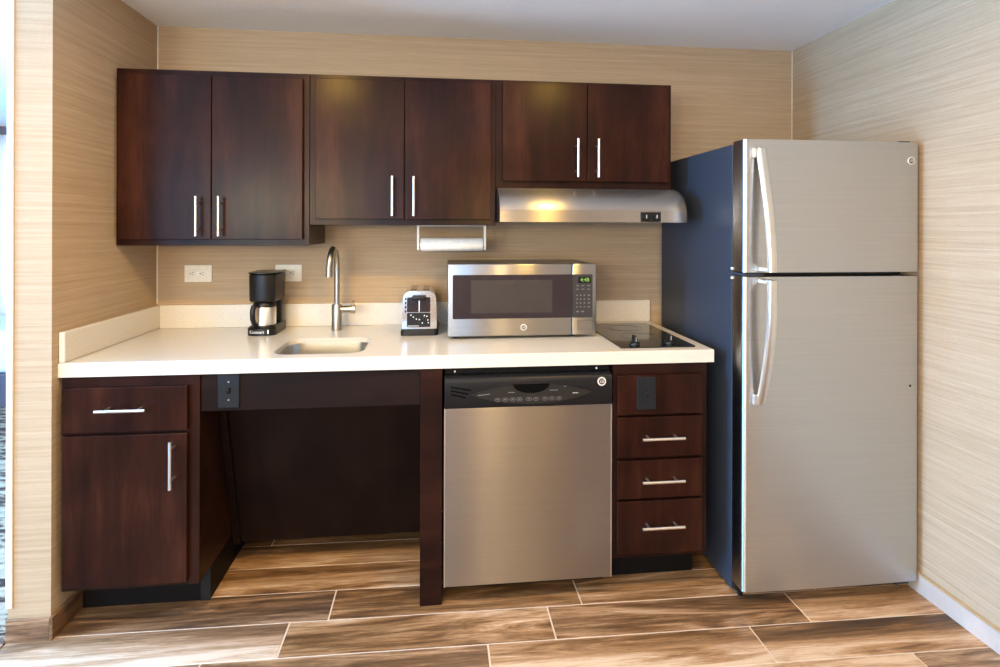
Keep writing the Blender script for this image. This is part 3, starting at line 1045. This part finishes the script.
# ------------------------------------------------------------------ coffee maker
KX, KY0, KY1 = 0.502, -0.236, -0.062
t = thing('coffee_maker', 'small black drip coffee maker with steel carafe, standing left of the sink', 'coffee maker', (KX, -0.15, CZ1))
def kfoot(grow, yf):
    out = []
    hw = .054 + grow
    for k in range(13):
        a = math.pi + math.pi * k / 12
        out.append((KX + hw * math.cos(a), yf + .030 + (.030 + grow) * math.sin(a)))
    out += [(KX + hw, KY1), (KX - hw, KY1)]
    return out
bm = BM()
l0 = loopv(kfoot(0.002, KY0 - .002), CZ1 + .0004); l1 = loopv(kfoot(.002, KY0 - .002), .8925); l2 = loopv(kfoot(-.004, KY0 + .004), .9005)
bridge(l0, l1); bridge(l1, l2); bm.faces.new(l0); bm.faces.new(l2)
bs = obj('base', bm, M_black, t, True)
tb = text_bm('Cuisinart', .0160, KX - .013, 0, .8795, .0004)
for v in tb.verts:
    u_ = (v.co.x - KX) / .056
    v.co.y += KY0 - .002 + .030 - .032 * math.sqrt(max(0, 1 - u_ * u_)) - .0004
obj('lettering', tb, M_white, bs, label='small white lettering')
obj('switch', box(BM(), KX + .026, KX + .033, KY0 + .0005, KY0 + .010, .872, .888, .001), M_hsteel, bs)
obj('water_tank', box(BM(), KX - .050, KX + .052, -0.118, KY1, .9007, 1.112, .006, 3), M_black, t, True)
bm = BM()
l0 = loopv(kfoot(-.004, KY0 + .008), .9985); l1 = loopv(kfoot(-.002, KY0 + .003), 1.005); l2 = loopv(kfoot(-.001, KY0 + .002), 1.108); l3 = loopv(kfoot(-.006, KY0 + .008), 1.114)
bridge(l0, l1); bridge(l1, l2); bridge(l2, l3); bm.faces.new(l0); bm.faces.new(l3)
obj('filter_basket', bm, M_black, t, True)
obj('lid', prism(BM(), kfoot(.002, KY0 + .0)[:], 'Z', 1.1142, 1.1185), M_black, t, True)
cv = obj('carafe', lathe(BM(), KX, -0.176, [(0, .9012), (.043, .9012), (.0455, .904), (.0455, .972), (.043, .976), (0, .976)], 36), M_pull, t, True, 'brushed steel carafe')
obj('carafe_lid', lathe(BM(), KX, -0.176, [(0, .9762), (.0445, .9762), (.0445, .988), (.038, .9965), (0, .9965)], 32), M_black, cv, True)
hp = [(KX - .018, -.222, .984), (KX - .024, -.240, .982), (KX - .026, -.2455, .965), (KX - .026, -.2445, .935), (KX - .023, -.236, .914), (KX - .018, -.2205, .910)]
obj('carafe_handle', tube(BM(), hp, [.010, .0105, .0105, .0105, .010, .009], 14), M_black, cv, True)

# ------------------------------------------------------------------ outlets and switches


def outlet(x0, x1, z0, z1, label):
    t = thing('wall_outlet', label, 'outlet', ((x0 + x1) / 2, 0, (z0 + z1) / 2), 'wall outlets above the counter')
    obj('cover_plate', box(BM(), x0, x1, -0.0065, -0.0008, z0, z1, 0.0022), M_ivory, t)
    zc = (z0 + z1) / 2; xc = (x0 + x1) / 2
    obj('insert', box(BM(), xc - .034, xc + .034, -0.0082, -0.0066, zc - .0165, zc + .0165, .0008), M_ivory, t)
    for s in (-1, 1):
        b = BM()
        cx_ = xc + s * .021
        box(b, cx_ - .004, cx_ + .004, -0.0088, -0.0083, zc + .0045, zc + .0062)
        box(b, cx_ - .004, cx_ + .004, -0.0088, -0.0083, zc - .0062, zc - .0045)
        disc(b, cx_ - .0105, -0.0088, -0.0083, zc, .0026, 12)
        obj('socket', b, M_blackm, t)
    b = BM()
    box(b, xc - .0045, xc + .0045, -0.0092, -0.0083, zc + .002, zc + .007, .0003)
    box(b, xc - .0045, xc + .0045, -0.0092, -0.0083, zc - .007, zc - .002, .0003)
    obj('test_button', b, M_white, t)


outlet(.115, .229, 1.062, 1.137, 'ivory wall outlet in plain view between the left wall and the coffee maker')
outlet(.497, .611, 1.062, 1.137, 'ivory wall outlet partly hidden behind the coffee maker')


def switch(x0, x1, z0, z1, y, label, screw):
    t = thing('toggle_switch', label, 'switch', ((x0 + x1) / 2, y, (z0 + z1) / 2))
    obj('cover_plate', box(BM(), x0, x1, y - .006, y - .0006, z0, z1, .0025), M_plate, t)
    xc, zc = (x0 + x1) / 2, (z0 + z1) / 2
    obj('toggle', prism(BM(), [(y - .0062, zc - .010), (y - .0062, zc + .010), (y - .019, zc + .011), (y - .019, zc + .004)], 'X', xc - .0045, xc + .0045), M_blackm, t)
    for s in (-1, 1):
        obj('screw', disc(BM(), xc, y - .0072, y - .0062, zc + s * .030, .003, 14), screw, t, True)


switch(.489, .558, .702, .8165, -0.637, 'black toggle switch plate on the apron rail over the knee space', M_nickel)
switch(1.916, 1.985, .660, .776, -0.6665, 'black toggle switch plate on the top front of the drawer cabinet', M_blackm)

# ------------------------------------------------------------------ refrigerator
t = thing('refrigerator', 'tall stainless steel top-freezer refrigerator beside the right wall', 'refrigerator', (2.59, -0.36, 0))
obj('cabinet', box(BM(), 2.2635, 2.919, -0.681, -0.035, 0.012, 1.606, .003), M_fside, t, label='black painted steel cabinet')
obj('gasket', box(BM(), 2.270, 2.913, -0.6905, -0.6815, 0.06, 1.60), M_black, t)


def fdoor(name, z0, z1):
    """bowed door skin: rounded vertical edges, faint curve across the front"""
    bm = BM()
    pr_ = []
    x0, x1, yb, yf = 2.262, 2.9215, -0.691, -0.764
    pr_.append((x0, yb)); pr_.append((x0, yf + .018))
    for k in range(1, 7):
        a = math.radians(90 * k / 6)
        pr_.append((x0 + .014 * (1 - math.cos(a)), yf + .018 - .017 * math.sin(a)))
    for k in range(1, 10):
        u = k / 10
        pr_.append((x0 + .014 + (x1 - x0 - .022) * u, yf + .001 - .0035 * 4 * u * (1 - u)))
    for k in range(0, 6):
        a = math.radians(90 * k / 5)
        pr_.append((x1 - .008 + .008 * math.sin(a), yf + .001 + .008 * (1 - math.cos(a))))
    pr_.append((x1, yb))
    prism(bm, pr_, 'Z', z0, z1)
    return obj(name, bm, M_fridge, t, True)


fz = fdoor('freezer_door', 1.152, 1.613)
fr = fdoor('fridge_door', 0.048, 1.137)


def strap(pts, x0, x1, th, xs=None):
    """flat bowed handle strap: pts = (y, z) of its outer face"""
    bm = BM()
    rows_ = []
    for i, (y, z) in enumerate(pts):
        a = x0[i]; c = x1[i]
        m_ = (c - a) * .22
        rows_.append([bm.verts.new(p) for p in ((a, y + th, z), (a, y + .004, z), (a + m_ * .4, y + .0008, z), (a + m_, y - .001, z), (c - m_, y - .001, z), (c - m_ * .4, y + .0008, z), (c, y + .004, z), (c, y + th, z))])
    n_ = len(rows_[0])
    for a, c in zip(rows_, rows_[1:]):
        for k in range(n_):
            bm.faces.new((a[k], a[(k + 1) % n_], c[(k + 1) % n_], c[k]))
    bm.faces.new(rows_[0]); bm.faces.new(list(reversed(rows_[-1])))
    return bm


N = 14
up_, ux0, ux1 = [], [], []
for k in range(N + 1):
    u = k / N
    up_.append((-0.783 - 0.055 * math.sin(u * math.pi / 2) ** 1.1, 1.580 - u * (1.580 - 1.158)))
    ux0.append(2.301 + .010 * math.sin(u * math.pi / 2)); ux1.append(2.334 + .007 * math.sin(u * math.pi / 2))
hd = obj('handle', strap(up_, ux0, ux1, .014), M_hsteel, fz, True, 'long bowed steel handle')
obj('handle_post', box(BM(), 2.289, 2.334, -0.781, -0.7655, 1.548, 1.581, .003), M_hsteel, hd)
obj('handle_post', box(BM(), 2.312, 2.338, -0.826, -0.766, 1.158, 1.172, .002), M_hsteel, hd)
lo_, lx0, lx1 = [], [], []
for k in range(N + 1):
    u = k / N
    lo_.append((-0.838 + 0.058 * max(0, (u - .25) / .75) ** 1.8, 1.131 - u * (1.131 - 0.700)))
    lx0.append(2.310 - .006 * u ** 2); lx1.append(2.342 - .008 * u ** 2)
hd = obj('handle', strap(lo_, lx0, lx1, .014), M_hsteel, fr, True, 'long bowed steel handle')
obj('handle_post', box(BM(), 2.292, 2.334, -0.781, -0.7655, 0.699, 0.735, .003), M_hsteel, hd)
obj('handle_post', box(BM(), 2.312, 2.338, -0.826, -0.766, 1.117, 1.131, .002), M_hsteel, hd)
badge(fz, 2.890, -0.7635, 1.5475, .0135, 'round silver maker badge')
obj('lock_hole', disc(BM(), 2.8885, -0.7650, -0.7636, .7455, .004, 16), M_blackm, fr, True, 'small dark plug')
obj('hinge', box(BM(), 2.2625, 2.34, -0.758, -0.690, 1.1395, 1.1495, .002), M_fside, t)
b = BM()
box(b, 2.8655, 2.910, -0.740, -0.660, 1.6135, 1.621, .003)
obj('hinge_cover', b, M_black, t)
for z_ in (1.128, 1.161):
    obj('hinge_screw', box(BM(), 2.2575, 2.2632, -0.690, -0.682, z_ - .004, z_ + .004, .001), M_white, t)
obj('base_grille', box(BM(), 2.275, 2.905, -0.688, -0.6815, 0.012, 0.055), M_black, t)
for xx in (2.266, 2.868):
    b = BM()
    y_ = -0.7075 if xx < 2.5 else -0.735
    box(b, xx, xx + .045, y_, -0.6885, 0.020, 0.046, .003)
    cyl(b, (xx + .022, -0.698, 0.0), (xx + .022, -0.698, 0.022), .009, 16)
    obj('foot', b, M_black if xx < 2.5 else M_fside, t)
for xx in (2.30, 2.88):
    obj('roller', cyl(BM(), (xx - .010, -0.10, .0125), (xx + .010, -0.10, .0125), .0125, 16), M_black, t, True)

# ------------------------------------------------------------------ sleeping area seen past the partition
t = thing('bed', 'white made bed on a dark base, seen past the left edge of the partition', 'bed', (-2.2, 2.2, 0))
obj('base', box(BM(), -2.72, -1.05, 1.80, 2.60, 0.004, 0.25, .01), M_dkmauve, t, label='dark upholstered bed base')
obj('mattress', box(BM(), -2.735, -1.03, 1.78, 2.62, 0.2505, 0.56, .05, 4), M_linen, t, True)
obj('pillow', box(BM(), -1.55, -1.08, 1.90, 2.50, 0.561, 0.68, .055, 4), M_linen, t, True)
b = BM()
n_ = 60
for sgn in (0,):
    fr_, bk_ = [], []
    for k in range(n_ + 1):
        x_ = -2.72 + 1.6 * k / n_
        y_ = 2.735 + .018 * math.sin(k * 1.9)
        fr_.append((x_, y_)); bk_.append((x_, y_ + .003))
    prism(b, fr_ + bk_[::-1], 'Z', 0.03, 2.09)
m, n, l, bb = nt('sheer_curtain_cloth')
setp(bb, color=(0.86, 0.88, 0.92), rough=0.9, trans=0.0)
tr = n.new('ShaderNodeBsdfTranslucent'); tr.inputs['Color'].default_value = (0.9, 0.92, 0.95, 1)
mxs = n.new('ShaderNodeMixShader'); mxs.inputs[0].default_value = 0.6
l.new(bb.outputs[0], mxs.inputs[1]); l.new(tr.outputs[0], mxs.inputs[2])
l.new(mxs.outputs[0], n['Material Output'].inputs['Surface'])
obj('curtain', b, m, None, True, 'white sheer curtain over the far window past the left partition', 'curtain', loc=(-2.3, 2.735, 0.03))
obj('curtain_valance', box(BM(), -2.74, -1.0, 2.68, 2.70, 2.095, 2.15, .004), M_mauve, None, label='thin mauve valance board above the far sheer curtain', cat='valance', loc=(-2.3, 2.69, 2.12))
